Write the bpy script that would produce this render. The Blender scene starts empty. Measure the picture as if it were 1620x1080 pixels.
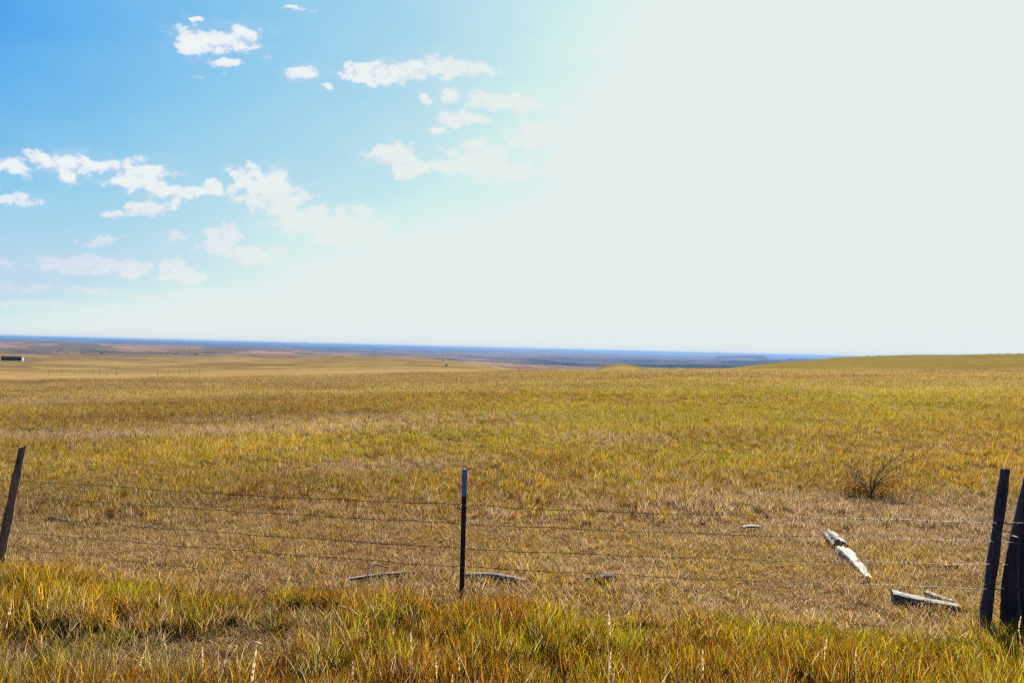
import bpy, math, random
import numpy as np
from mathutils import Matrix, Vector
random.seed(7)
R = math.radians
SC = bpy.context.scene
COL = SC.collection

# ------------------------------------------------------------------ camera
EYE = 2.4
F = 1200.0                      # focal length in pixels of a 1620 wide frame
CAM_ROT = Matrix.Rotation(R(90.52), 3, 'X') @ Matrix.Rotation(R(1.4), 3, 'Z')
cam_data = bpy.data.cameras.new('camera')
cam = bpy.data.objects.new('camera', cam_data)
COL.objects.link(cam)
cam.location = (0, 0, EYE)
cam.rotation_euler = CAM_ROT.to_euler()
cam_data.sensor_width = 36
cam_data.lens = F / 1620 * 36
cam_data.clip_start = 0.05
cam_data.clip_end = 200000
SC.camera = cam

# ------------------------------------------------------------------ light
SUN_AZ, SUN_EL = R(25), R(35)
sun_dir = Vector((math.sin(SUN_AZ) * math.cos(SUN_EL), math.cos(SUN_AZ) * math.cos(SUN_EL), math.sin(SUN_EL)))
sd = bpy.data.lights.new('sun', 'SUN')
sd.energy = 5.0
sd.angle = R(0.5)
sd.color = (1.0, 0.95, 0.87)
so = bpy.data.objects.new('sun', sd)
COL.objects.link(so)
so.rotation_euler = sun_dir.to_track_quat('Z', 'Y').to_euler()
so.location = (30, 60, 60)

SC.view_settings.view_transform = 'Standard'
SC.view_settings.look = 'None'
SC.view_settings.exposure = 1.65
SC.view_settings.gamma = 1.0
SC.render.engine = 'CYCLES'
SC.cycles.use_denoising = False
SC.cycles.denoiser = 'OPENIMAGEDENOISE'
SC.cycles.denoising_input_passes = 'RGB_ALBEDO_NORMAL'
SC.cycles.denoising_prefilter = 'ACCURATE'
SC.cycles.max_bounces = 8
SC.cycles.transparent_max_bounces = 8
SC.cycles.volume_bounces = 1
SC.cycles.filter_width = 1.3


def px_dir(px, py):
    v = CAM_ROT @ Vector(((px - 810) / F, (540 - py) / F, -1))
    return v / v.y


def srgb(r, g, b):
    return tuple((c / 255 / 12.92) if c / 255 <= 0.04045 else ((c / 255 + 0.055) / 1.055) ** 2.4 for c in (r, g, b))


# ------------------------------------------------------------------ world
class NT:
    def __init__(self, tree):
        self.t = tree

    def new(self, typ, **kw):
        n = self.t.nodes.new(typ)
        for k, v in kw.items():
            setattr(n, k, v)
        return n

    def link(self, a, b):
        self.t.links.new(a, b)

    def put(self, sock, v):
        if isinstance(v, bpy.types.NodeSocket):
            self.link(v, sock)
        elif v is not None:
            sock.default_value = v

    def math(self, op, a, b=None, c=None, clamp=False):
        n = self.new('ShaderNodeMath', operation=op, use_clamp=clamp)
        self.put(n.inputs[0], a)
        if b is not None: self.put(n.inputs[1], b)
        if c is not None: self.put(n.inputs[2], c)
        return n.outputs[0]

    def vmath(self, op, a, b=None):
        n = self.new('ShaderNodeVectorMath', operation=op)
        self.put(n.inputs[0], a)
        if b is not None: self.put(n.inputs[1], b)
        return n.outputs['Value'] if op in ('LENGTH', 'DOT_PRODUCT', 'DISTANCE') else n.outputs[0]

    def ramp(self, fac, stops, interp='LINEAR'):
        n = self.new('ShaderNodeValToRGB')
        cr = n.color_ramp
        cr.interpolation = interp
        while len(cr.elements) < len(stops):
            cr.elements.new(1.0)
        for e, (p, c) in zip(cr.elements, stops):
            e.position = p
            e.color = (*c, 1) if len(c) == 3 else c
        self.put(n.inputs[0], fac)
        return n.outputs[0]

    def noise(self, vec, scale, detail=4, rough=0.55, dist=0.0, out=0):
        n = self.new('ShaderNodeTexNoise')
        if vec is not None: self.link(vec, n.inputs['Vector'])
        n.inputs['Scale'].default_value = scale
        n.inputs['Detail'].default_value = detail
        n.inputs['Roughness'].default_value = rough
        n.inputs['Distortion'].default_value = dist
        return n.outputs[out]

    def mix(self, fac, a, b, blend='MIX'):
        n = self.new('ShaderNodeMix', data_type='RGBA', blend_type=blend)
        self.put(n.inputs[0], fac)
        for s, v in ((n.inputs[6], a), (n.inputs[7], b)):
            if isinstance(v, tuple) and len(v) == 3: v = (*v, 1)
            self.put(s, v)
        return n.outputs[2]

    def maprange(self, v, a, b, c=0.0, d=1.0, smooth=True):
        n = self.new('ShaderNodeMapRange', interpolation_type='SMOOTHSTEP' if smooth else 'LINEAR')
        self.put(n.inputs[0], v)
        for k, x in zip((1, 2, 3, 4), (a, b, c, d)):
            self.put(n.inputs[k], x)
        return n.outputs[0]


world = bpy.data.worlds.new('World')
SC.world = world
world.use_nodes = True
W = NT(world.node_tree)
bg = world.node_tree.nodes['Background']
sky = W.new('ShaderNodeTexSky', sky_type='NISHITA')
sky.sun_disc = False
sky.sun_elevation = SUN_EL
sky.sun_rotation = SUN_AZ
sky.altitude = 900
sky.dust_density = 1.5
bg.inputs[1].default_value = 0.1
tc = W.new('ShaderNodeTexCoord')
direc = W.vmath('NORMALIZE', tc.outputs['Generated'])
sep = W.new('ShaderNodeSeparateXYZ')
W.link(direc, sep.inputs[0])
# distance from the sun, and how deep the bright aureole reaches at this elevation
ang = W.math('MULTIPLY', W.math('ARCCOSINE', W.vmath('DOT_PRODUCT', direc, tuple(sun_dir))), 57.2958)
elev = W.math('MULTIPLY', W.math('ARCSINE', W.math('MAXIMUM', sep.outputs[2], 0.0)), 57.2958)
reach = W.math('MULTIPLY', W.math('EXPONENT', W.math('MULTIPLY', elev, -1 / 16)), 64.0)
s = W.math('SUBTRACT', ang, reach)
wisp = W.noise(W.vmath('MULTIPLY', direc, (1, 1, 2.6)), 3.0, 6, 0.55, 0.4)
s = W.math('ADD', s, W.math('MULTIPLY', W.math('SUBTRACT', wisp, 0.5), 13.0))
s = W.math('MULTIPLY', W.math('SUBTRACT', s, 1.0), 0.97)
fac = W.math('DIVIDE', W.math('ADD', s, 10.0), 110.0, clamp=True)
P_ = lambda d: (d + 10) / 110
aur = W.ramp(fac, [(P_(-2), srgb(229, 238, 235)), (P_(3), srgb(208, 238, 239)), (P_(9), srgb(183, 220, 240)),
                   (P_(21), srgb(138, 199, 240)), (P_(30), srgb(96, 176, 238)), (P_(37), srgb(46, 144, 222)),
                   (P_(60), srgb(30, 105, 190)), (P_(99), srgb(22, 72, 140))])
SK = 10 / 2 ** SC.view_settings.exposure          # sky colours are given as they look at this exposure
aur10 = W.vmath('MULTIPLY', aur, (SK, SK, SK))
skyc = W.vmath('MINIMUM', W.mix(0.96, sky.outputs[0], aur10), tuple(SK * c for c in srgb(230, 238, 236)))
low = W.math('MULTIPLY', W.math('MULTIPLY', W.maprange(elev, 9.0, 2.0), W.maprange(s, 1.0, 9.0)), 0.6)
skyc = W.mix(low, skyc, tuple(SK * c for c in srgb(196, 211, 236)))
# clouds, placed by direction
CL = [(335,65,64,22,1),(375,58,32,18,1),(298,72,30,14,1),(357,98,24,7,1),(385,100,10,4,.8),(473,118,27,8,1),(303,29,10,5,1),
      (425,88,12,6,.8),(470,13,14,5,.9),(497,17,8,4,.6),(524,141,8,5,.9),(310,120,8,5,.5),(356,113,8,4,.8),
      (620,114,80,15,1),(700,104,62,17,1),(568,125,30,8,1),(762,108,26,8,1),(675,160,12,7,1),(710,152,16,11,1),
      (790,160,55,16,1),(830,166,28,12,1),(715,190,26,14,1),(742,192,32,9,1),(700,205,16,7,1),(625,245,38,20,1),
      (645,264,32,16,1),(608,236,22,10,1),(668,268,16,10,1),(760,255,58,30,1),(800,272,42,16,1),(700,265,26,10,1),
      (860,212,56,20,1),(920,250,65,45,1),(960,160,22,14,1),(980,130,18,15,1),(885,165,25,8,.5),
      (-15,262,30,14,.9),(18,262,30,13,.9),(60,252,36,14,1),(100,260,46,18,1),(105,280,18,13,1),(38,278,12,12,.8),(160,265,42,12,1),
      (215,275,50,22,1),(238,292,34,22,1),(272,306,54,10,1),(322,305,28,9,1),(335,293,11,9,.9),(288,273,22,6,.6),
      (18,315,46,10,1),(-40,310,50,16,1),(235,328,29,12,1),(276,322,14,13,1),(180,338,17,5,.9),(390,275,28,16,1),(420,297,46,30,1),
      (445,322,46,30,1),(480,347,52,22,1),(545,362,66,30,1),(375,297,16,13,1),(358,370,26,18,1),(342,390,26,13,1),
      (400,402,44,16,1),(160,378,17,7,.9),(122,379,10,7,.8),(193,375,8,5,.7),(280,373,17,8,.9),(130,416,64,12,1),
      (110,421,46,11,1),(205,423,34,11,1),(150,408,24,9,1),(273,420,20,16,.9),(293,436,34,13,.9),(8,412,30,8,.8),(45,422,22,8,.6),
      (50,456,70,9,.5),(140,458,60,8,.5),(235,468,90,10,.55),(60,480,110,8,.3),(180,490,90,7,.25),(320,460,60,14,.5)]
uv = W.new('ShaderNodeCombineXYZ')
ysafe = W.math('MAXIMUM', sep.outputs[1], 0.05)
W.link(W.math('DIVIDE', sep.outputs[0], ysafe), uv.inputs[0])
W.link(W.math('DIVIDE', sep.outputs[2], ysafe), uv.inputs[1])
uvv = uv.outputs[0]
wob = W.vmath('MULTIPLY', W.vmath('SUBTRACT', W.noise(uvv, 30, 6, 0.62, 0.0, 1), (0.5, 0.5, 0.5)), (0.055, 0.030, 0))
uvw = W.vmath('ADD', uvv, wob)


def cloud_layer(items):
    acc = None
    for cx, cy, rx, ry, w in items:
        d = px_dir(cx, cy)
        sub = W.vmath('SUBTRACT', uvw, (d.x, d.z, 0))
        sc = W.vmath('MULTIPLY', sub, (F / rx, F / ry, 0))
        l = W.vmath('LENGTH', sc)
        acc = l if acc is None else W.math('SMOOTH_MIN', acc, l, 0.25)
    return acc


hard = cloud_layer([c for c in CL if c[4] >= 0.85])
soft = cloud_layer([c for c in CL if c[4] < 0.85])
nz = W.noise(W.vmath('MULTIPLY', uvv, (1, 1.5, 1)), 38, 8, 0.62, 0.3)
nzc = W.math('SUBTRACT', nz, 0.5)
dh = W.math('SUBTRACT', W.math('SUBTRACT', 1.32, hard), W.math('MULTIPLY', nzc, -2.6))
ds = W.math('SUBTRACT', W.math('SUBTRACT', 1.0, soft), W.math('MULTIPLY', nzc, -2.6))
nlow = W.noise(W.vmath('MULTIPLY', uvv, (1, 3.0, 1)), 9, 5, 0.55)
veil = W.math('MULTIPLY', W.maprange(W.math('ADD', W.math('SUBTRACT', 2.3, hard), W.math('MULTIPLY', W.math('SUBTRACT', nlow, 0.5), 6.0)), 0.0, 2.2), 0.24)
ah = W.math('MAXIMUM', W.maprange(dh, 0.0, 0.62), veil)
as_ = W.math('MULTIPLY', W.maprange(ds, 0.0, 1.0), 0.7)
alpha = W.math('MULTIPLY', W.math('MAXIMUM', ah, as_), W.maprange(sep.outputs[1], 0.1, 0.3))
nup = W.noise(W.vmath('MULTIPLY', W.vmath('ADD', uvv, (0.004, 0.010, 0)), (1, 1.5, 1)), 38, 4, 0.55, 0.3)
cloud_shade = W.math('MULTIPLY', W.math('SUBTRACT', nz, nup), 1.5)  # painted cloud shading: sunlit upper edges, darker undersides
body = W.noise(W.vmath('MULTIPLY', uvv, (1, 1.7, 1)), 20, 4, 0.6)
ctop = W.ramp(W.math('ADD', W.math('MULTIPLY', dh, 0.45), W.math('ADD', W.math('MULTIPLY', body, 0.9), cloud_shade), clamp=True),
              [(0.42, srgb(190, 212, 240)), (0.64, srgb(226, 233, 244)), (0.88, srgb(240, 245, 246))])
cl10 = W.vmath('MULTIPLY', ctop, (SK, SK, SK))
cnear = W.mix(W.maprange(s, 2.0, 22.0), tuple(SK * c for c in srgb(229, 238, 235)), cl10)
lav = W.mix(W.math('MULTIPLY', W.maprange(elev, 11.0, 5.0), W.maprange(s, 4.0, 14.0)), cnear, tuple(SK * c for c in srgb(214, 224, 241)))
final = W.mix(W.math('MULTIPLY', alpha, 0.96), skyc, lav)
W.link(final, bg.inputs[0])
world.cycles.sampling_method = 'MANUAL'
world.cycles.sample_map_resolution = 512

# ------------------------------------------------------------------ numpy noise and terrain
_rs = np.random.RandomState(11)
_T = _rs.rand(256, 256)


def vnoise(x, y, seed=0):
    x = np.asarray(x, float) + seed * 17.31
    y = np.asarray(y, float) + seed * 9.77
    xi = np.floor(x).astype(int); yi = np.floor(y).astype(int)
    fx = x - xi; fy = y - yi
    fx = fx * fx * (3 - 2 * fx); fy = fy * fy * (3 - 2 * fy)
    a = _T[xi & 255, yi & 255]; b = _T[(xi + 1) & 255, yi & 255]
    c = _T[xi & 255, (yi + 1) & 255]; d = _T[(xi + 1) & 255, (yi + 1) & 255]
    return (a * (1 - fx) + b * fx) * (1 - fy) + (c * (1 - fx) + d * fx) * fy


def fbm(x, y, octs=4, seed=0):
    v = 0; a = 0.5; t = 0
    for k in range(octs):
        v = v + a * vnoise(x * 2 ** k, y * 2 ** k, seed + k * 3)
        t += a; a *= 0.5
    return v / t


def sstep(x, a, b):
    t = np.clip((x - a) / (b - a), 0, 1)
    return t * t * (3 - 2 * t)


CX = [-200, 0, 200, 400, 600, 686, 736, 790, 900, 1050, 1163, 1227, 1291, 1327, 1382, 1500, 1620, 1900]
RG = [
    (90,    [73, 71, 66, 58, 47, 42, 40, 37, 32, 27, 26, 25, 23, 22, 21, 19, 17, 15]),
    (135,   [73, 71, 67, 59, 48, 44, 42, 41, 38, 31, 27, 24, 21.5, 20, 18.5, 16, 12, 10]),
    (190,   [63, 61, 58, 50, 41, 37, 36, 36, 38, 33, 26.5, 23, 19, 17, 15, 11, 6, 3]),
    (300,   [54, 52, 50, 43, 34, 32.5, 32.5, 34, 42, 40, 23, 17, 12, 8, 5, 0, -5, -9]),
    (450,   [46, 44, 43, 36, 29, 29, 31, 36, 50, 45, 21, 13, 6, 1, -2, -7, -12.4, -16]),
    (560,   [40, 39, 39, 32, 25, 26, 29, 34, 50, 46, 25, 17, 11, 6, 3, -3, -9, -13]),
    (1000,  [31, 31, 30, 25, 18.5, 20.5, 25, 29.5, 50, 44, 35, 28, 22, 18, 15, 10, 6, 2]),
    (1500,  [26, 26, 25.5, 21, 21, 26, 30, 34, 40, 38, 34, 30, 26, 24, 20, 18, 14, 10]),
    (2200,  [21, 21, 20, 19, 20, 24, 26, 27, 30, 30, 28, 26, 24, 22, 20, 18, 16, 14]),
    (3000,  [11, 11, 10.5, 12.5, 15, 18, 20, 22, 26, 25, 24, 23, 22, 22, 22, 22, 22, 22]),
    (4200,  [14, 14, 14, 15, 17, 19, 19, 20, 23, 20, 19, 18, 18, 18, 18, 18, 18, 18]),
    (6500,  [10, 9.5, 9, 9.5, 10, 11, 12, 13, 15, 14, 12, 11, 10, 10, 10, 10, 10, 10]),
    (9000,  [8, 7.5, 6, 6.5, 8, 9, 8, 9, 10, 10, 9, 9, 9, 9, 9, 9, 9, 9]),
    (13000, [5, 4.5, 3, 3.5, 6, 6, 5, 6, 6, 7, 7, 7, 7, 7, 7, 7, 7, 7]),
    (19000, [3, 2.5, 1.5, 2, 3, 3.5, 4, 4, 4, 5, 5, 5, 5, 5, 5, 5, 5, 5]),
    (27000, [1.0, 0.8, 0.6, 0.6, 0.8, 1.2, 1.4, 1.7, 2.2, 3.6, 3.8, 3.8, 4, 4, 4, 4, 4, 4]),
    (45000, [3, 3, 3, 3, 3, 3, 3, 3, 4, 5, 5, 5, 5, 5, 5, 5, 5, 5]),
]
RD = np.log(np.array([g[0] for g in RG], float))


def polar(x, y):
    r = np.hypot(x, y)
    th = np.clip(np.arctan2(x, y), R(-48), R(48))
    return r, th, r * np.cos(th), 810 + F * np.tan(th)


def T(x, y):
    x = np.asarray(x, float); y = np.asarray(y, float)
    r, th, D, px = polar(x, y)
    tab = np.array([np.interp(px, CX, g[1]) for g in RG])          # rings x points
    cr = (6.0 + 4.0 * (1 - sstep(px, 500, 900))) * (fbm(px / 170, px * 0, 3, 14) - 0.5)
    tab[0] += cr; tab[1] += cr
    ld = np.log(np.maximum(D, 1.0))
    k = np.clip(np.searchsorted(RD, ld) - 1, 0, len(RD) - 2)
    t = np.clip((ld - RD[k]) / (RD[k + 1] - RD[k]), 0, 1)
    t = 0.5 * t + 0.5 * t * t * (3 - 2 * t)
    idx = np.arange(tab.shape[1]) if tab.ndim == 2 else 0
    flat = tab.reshape(len(RG), -1); kf = k.reshape(-1); tf = t.reshape(-1); ii = np.arange(flat.shape[1])
    e = (flat[kf, ii] * (1 - tf) + flat[kf + 1, ii] * tf).reshape(D.shape)
    far = sstep(D, 130, 600)
    far2 = sstep(D, 5000, 12000)
    e = e + far * (fbm(px / 110, ld * 7, 4, 3) - 0.5) * (7.5 - 4.4 * far2) * np.where(D > 1200, 1.0, 0.45)
    # two flat buttes
    for bx, bw, bt, bd in ((1174, 37, 5.6, 9500), (1292, 43, 3.6, 7000)):
        w = sstep(-np.abs(px - bx), -bw - 9, -bw + 1) * sstep(-np.abs(ld - math.log(bd)), -0.14, -0.05)
        e = e - w * bt
    # a low mound with a tree on it
    w = np.exp(-((px - 985) / 55) ** 2 - ((ld - math.log(330)) / 0.22) ** 2)
    e = e * (1 - w) + w * 20.0
    zf = EYE - e / F * D
    zf = np.where(D > 2500, np.minimum(zf, 4.0), zf)
    zc = EYE - tab[0] * 90 / F
    tt = np.clip((D - 7) / 83, 0, 1)
    zn = zc * tt + 0.02 * np.minimum(x, 0) * np.exp(-np.abs(y - 8) / 14) + 0.02 * np.clip(6.5 - y, 0, 6.5) ** 2
    zn = zn + 0.05 * (fbm(x / 2.3, y / 2.3, 3, 5) - 0.5) + 0.95 * (fbm(x / 24, y / 17, 2, 8) - 0.5) * sstep(D, 12, 40)
    m = sstep(D, 84, 96)
    return zn * (1 - m) + zf * m


def hit(px, py):
    d = px_dir(px, py)
    ys = np.exp(np.linspace(math.log(2.5), math.log(44000), 9000))
    z = T(d.x * ys, ys)
    below = np.nonzero(EYE + d.z * ys < z)[0]
    i = below[0] if len(below) else len(ys) - 1
    return Vector((d.x * ys[i], ys[i], z[i]))


def ground(x, y):
    return float(T(np.array([x]), np.array([y]))[0])


# ------------------------------------------------------------------ colours of the land
STRAW = np.array((0.52, 0.37, 0.15)); GOLD = np.array((0.56, 0.325, 0.012)); RUST = np.array((0.29, 0.105, 0.010))
GREEN = np.array((0.40, 0.35, 0.008)); PINK = np.array((0.66, 0.42, 0.25)); TAN = np.array((0.44, 0.27, 0.075))
KINDS = np.stack([STRAW, GOLD, RUST, GREEN, PINK, TAN]) * 0.56


def blob(x, y, px, py, rx, ry):
    """a patch of ground round the place seen at (px, py), radii in metres"""
    h = HITS.setdefault((px, py), hit(px, py))
    return np.exp(-((x - h.x) / rx) ** 2 - ((y - h.y) / ry) ** 2)


HITS = {}


def strip_y(x, y):
    return y - (np.interp(x, [-9, -5.6, -0.47, 4.1, 8], [9.2, 8.35, 7.1, 6.6, 6.3]) - 7.1)


def weights(x, y):
    """share of each kind of grass at a place"""
    r, th, D, px = polar(x, y)
    big = fbm(x / 22, y / 10, 3, 21); med = fbm(x / 2.6, y / 4.5, 3, 22); sml = fbm(x / 0.8, y / 0.9, 3, 23)
    med2 = fbm(x / 3.5, y / 6, 3, 24)
    w = np.zeros((6,) + x.shape)
    strip = 1 - sstep(strip_y(x, y) + 0.9 * (fbm(x / 1.3, 0 * x, 3, 4) - 0.5), 6.75, 7.15)
    dry = (1 - strip) * (1 - sstep(y + 3 * (med - 0.5), 10.0, 13.0))
    mid = (1 - strip) * (1 - dry)
    # strip along the fence
    w[3] += strip * (0.15 + 1.3 * sstep(sml, .45, .7)); w[1] += strip * (0.55 + 0.6 * sstep(med, .4, .7))
    w[2] += strip * (0.30 + 1.3 * sstep(med2, .45, .7)); w[0] += strip * 0.05
    w[3] += strip * .3 * sstep(px, 600, 1100)
    lowl = strip * (blob(x, y, 230, 1050, 1.5, .55) + blob(x, y, 420, 1010, .6, .4))
    w[0] += 1.9 * lowl; w[4] += 0.5 * lowl
    # dry ground behind the fence
    w[4] += dry * (0.8 + 1.0 * sstep(med, .45, .65)); w[0] += dry * 0.6; w[1] += dry * (.75 + 1.9 * sstep(sml, .48, .66)); w[2] += dry * (.35 + 1.0 * sstep(med2, .48, .64))
    w[3] += dry * 0.12
    # field
    side = sstep(px, 450, 1000)
    nearf = 1 - sstep(D, 16, 30)
    w[1] += mid * (0.9 + 0.7 * sstep(med, .45, .7)); w[2] += mid * (0.12 + (1.3 - .7 * side) * sstep(med2 * .45 + big * .55, .46, .58))
    w[3] += mid * (0.25 + 0.9 * side * sstep(1.02 - big * .6 - med * .4, .46, .58) + .5 * sstep(sml, .55, .7) * nearf)
    w[5] += mid * (0.45 + 2.5 * sstep(D, 50, 90) * (1 - .6 * side)); w[0] += mid * 0.25; w[4] += mid * 0.25 * sstep(sml, .5, .65)
    pk = blob(x, y, 330, 684, 7, .9) + blob(x, y, 130, 692, 3.0, .8) + .6 * blob(x, y, 560, 665, 6, 1.5) + .5 * blob(x, y, 20, 640, 6, 3)
    pk = pk + 1.2 * blob(x, y, 1480, 815, 2.2, 1.3) + blob(x, y, 1250, 800, 1.8, .5) + .7 * blob(x, y, 960, 697, 1.2, .8) + .8 * blob(x, y, 620, 740, 1.6, .8)
    w[4] += 4.5 * pk; w[0] += 2.2 * pk
    ru = blob(x, y, 420, 655, 9, 3.5) + .8 * blob(x, y, 620, 625, 10, 8) + .7 * blob(x, y, 180, 760, 1.5, 1) + .6 * blob(x, y, 1370, 770, 1.0, 1.2)
    w[2] += 1.5 * ru
    gr = blob(x, y, 1000, 660, 9, 5) + blob(x, y, 1380, 630, 12, 8) + .8 * blob(x, y, 700, 700, 4, 3) + .7 * blob(x, y, 880, 612, 16, 14)
    w[3] += 1.6 * gr
    return w / w.sum(0)


def land_color(x, y):
    r, th, D, px = polar(x, y)
    w = weights(x, y)
    c = np.tensordot(np.moveaxis(w, 0, -1), KINDS, 1)
    near = c * np.array((0.42, 0.35, 0.30))
    ld = np.log(np.maximum(D, 1))
    n = fbm(px / 80, ld * 14, 4, 31); n2 = fbm(px / 200, ld * 30, 3, 32); n3 = fbm(px / 40, ld * 40, 3, 33)
    n3 = np.where(D > 2400, fbm(px / 75, ld * 13, 5, 36), n3)
    olive = np.array((0.155, 0.115, 0.028)); tan = np.array((0.27, 0.17, 0.05)); brown = np.array((0.13, 0.075, 0.028))
    pinkt = np.array((0.30, 0.17, 0.09)); sage = np.array((0.06, 0.06, 0.04)); forest = np.array((0.012, 0.02, 0.014))
    L = lambda a, b, t: a * (1 - t[..., None]) + b * t[..., None]
    hills = L(L(tan, olive, sstep(n2, .42, .55) * .9), brown, sstep(n, .52, .66) * .8)
    hills = L(hills, np.array((0.185, 0.135, 0.020)), sstep(px, 1050, 1250) * sstep(D, 130, 200) * (.55 + .45 * sstep(n, .4, .6)))
    far = L(L(pinkt, brown, sstep(n, .45, .65) * .8), sage, sstep(n3, .5, .62) * .75)
    scrub = sstep(D, 1150, 1400) * (1 - sstep(D, 2100, 2500)) * (1 - sstep(px, 420, 600))
    far = L(far, sage, scrub * (.25 + .6 * sstep(n3, .38, .55)))
    wood = sstep(D, 2300, 3300) * (1 - sstep(D, 6800, 8500)) * sstep(px, 780, 900)
    far = L(far, forest * .7, wood * (.45 + .55 * sstep(n3, .38, .5)))
    ridge = sstep(D, 6000, 9000) * (1 - sstep(px, 650, 800))
    far = L(far, forest * 1.5, ridge * (.35 + .65 * sstep(n3, .4, .55)))
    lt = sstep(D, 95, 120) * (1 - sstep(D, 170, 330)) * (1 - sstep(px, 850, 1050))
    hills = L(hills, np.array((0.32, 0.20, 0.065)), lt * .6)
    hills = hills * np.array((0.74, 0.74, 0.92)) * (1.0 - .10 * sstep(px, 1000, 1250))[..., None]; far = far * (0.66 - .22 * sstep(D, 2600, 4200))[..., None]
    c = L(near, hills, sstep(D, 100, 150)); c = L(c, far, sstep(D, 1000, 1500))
    return c


# ------------------------------------------------------------------ object helpers
def tag(o, label=None, cat=None, group=None, kind=None):
    if label: o['label'] = label
    if cat: o['category'] = cat
    if group: o['group'] = group
    if kind: o['kind'] = kind
    return o


def empty(name, loc, rz=0):
    o = bpy.data.objects.new(name, None)
    COL.objects.link(o)
    o.location = loc
    o.rotation_euler = (0, 0, rz)
    o.empty_display_size = 0.2
    return o


def mesh_obj(name, verts, faces, mat, parent=None, smooth=True, link=True, loc=None):
    me = bpy.data.meshes.new(name)
    me.from_pydata([tuple(v) for v in verts], [], faces)
    me.update()
    if smooth:
        me.polygons.foreach_set('use_smooth', [True] * len(me.polygons))
    if mat: me.materials.append(mat)
    o = bpy.data.objects.new(name, me)
    if link: COL.objects.link(o)
    if parent: o.parent = parent
    if loc is not None: o.location = loc
    return o


def fast_mesh(name, V, Q):
    """numpy vertices and equal sized polygons"""
    me = bpy.data.meshes.new(name)
    k = Q.shape[1]
    me.vertices.add(len(V)); me.vertices.foreach_set('co', np.asarray(V, np.float32).ravel())
    me.loops.add(Q.size); me.loops.foreach_set('vertex_index', Q.astype(np.int32).ravel())
    me.polygons.add(len(Q)); me.polygons.foreach_set('loop_start', np.arange(0, Q.size, k, dtype=np.int32))
    me.polygons.foreach_set('loop_total', np.full(len(Q), k, np.int32))
    me.update(calc_edges=True)
    me.validate()
    return me


class Geo:
    def __init__(self):
        self.v = []; self.f = []

    def tube(self, pts, rad, sides=8, cap=True, jit=0.0, squash=1.0, spin=0.0, seed=0):
        """tube along pts; rad a number or list; jit roughens the outline"""
        rnd = random.Random(seed)
        n = len(pts); pts = [Vector(p) for p in pts]
        if not hasattr(rad, '__len__'): rad = [rad] * n
        base = len(self.v)
        prof = [1 + jit * rnd.uniform(-1, 1) for _ in range(sides)]
        up = None
        for i in range(n):
            t = (pts[min(i + 1, n - 1)] - pts[max(i - 1, 0)]).normalized()
            if up is None:
                a = Vector((0, 0, 1)) if abs(t.z) < 0.9 else Vector((0, 1, 0))
                up = (a - t * a.dot(t)).normalized()
            else:
                up = (up - t * up.dot(t)).normalized()
            sd_ = t.cross(up)
            for k in range(sides):
                an = 2 * math.pi * k / sides + spin
                rr = rad[i] * prof[k] * (1 + 0.35 * jit * rnd.uniform(-1, 1))
                self.v.append(pts[i] + up * math.cos(an) * rr * squash + sd_ * math.sin(an) * rr)
            if i:
                a0 = base + (i - 1) * sides; b0 = base + i * sides
                for k in range(sides):
                    k2 = (k + 1) % sides
                    self.f.append((a0 + k, a0 + k2, b0 + k2, b0 + k))
        if cap:
            for i, flip in ((0, True), (n - 1, False)):
                ring = [self.v[base + i * sides + k].copy() for k in range(sides)]
                s0 = len(self.v); self.v += ring
                c = len(self.v)
                self.v.append(pts[i] + Vector((rnd.uniform(-1, 1), rnd.uniform(-1, 1), 0)) * rad[i] * 0.1)
                for k in range(sides):
                    k2 = (k + 1) % sides
                    self.f.append((c, s0 + k2, s0 + k) if flip else (c, s0 + k, s0 + k2))
        return self

    def box(self, lo, hi):
        b = len(self.v)
        for z in (lo[2], hi[2]):
            for x, y in ((lo[0], lo[1]), (hi[0], lo[1]), (hi[0], hi[1]), (lo[0], hi[1])):
                self.v.append(Vector((x, y, z)))
        for q in ((0, 3, 2, 1), (4, 5, 6, 7), (0, 1, 5, 4), (1, 2, 6, 5), (2, 3, 7, 6), (3, 0, 4, 7)):
            self.f.append(tuple(b + i for i in q))
        return self

    def build(self, name, mat, parent=None, smooth=False, origin=None):
        v = self.v
        if origin is not None:
            origin = Vector(origin); v = [p - origin for p in v]
        return mesh_obj(name, v, self.f, mat, parent, smooth, loc=origin)


def new_mat(name):
    m = bpy.data.materials.new(name)
    m.use_nodes = True
    n = NT(m.node_tree)
    return m, n, m.node_tree.nodes['Principled BSDF']


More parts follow.
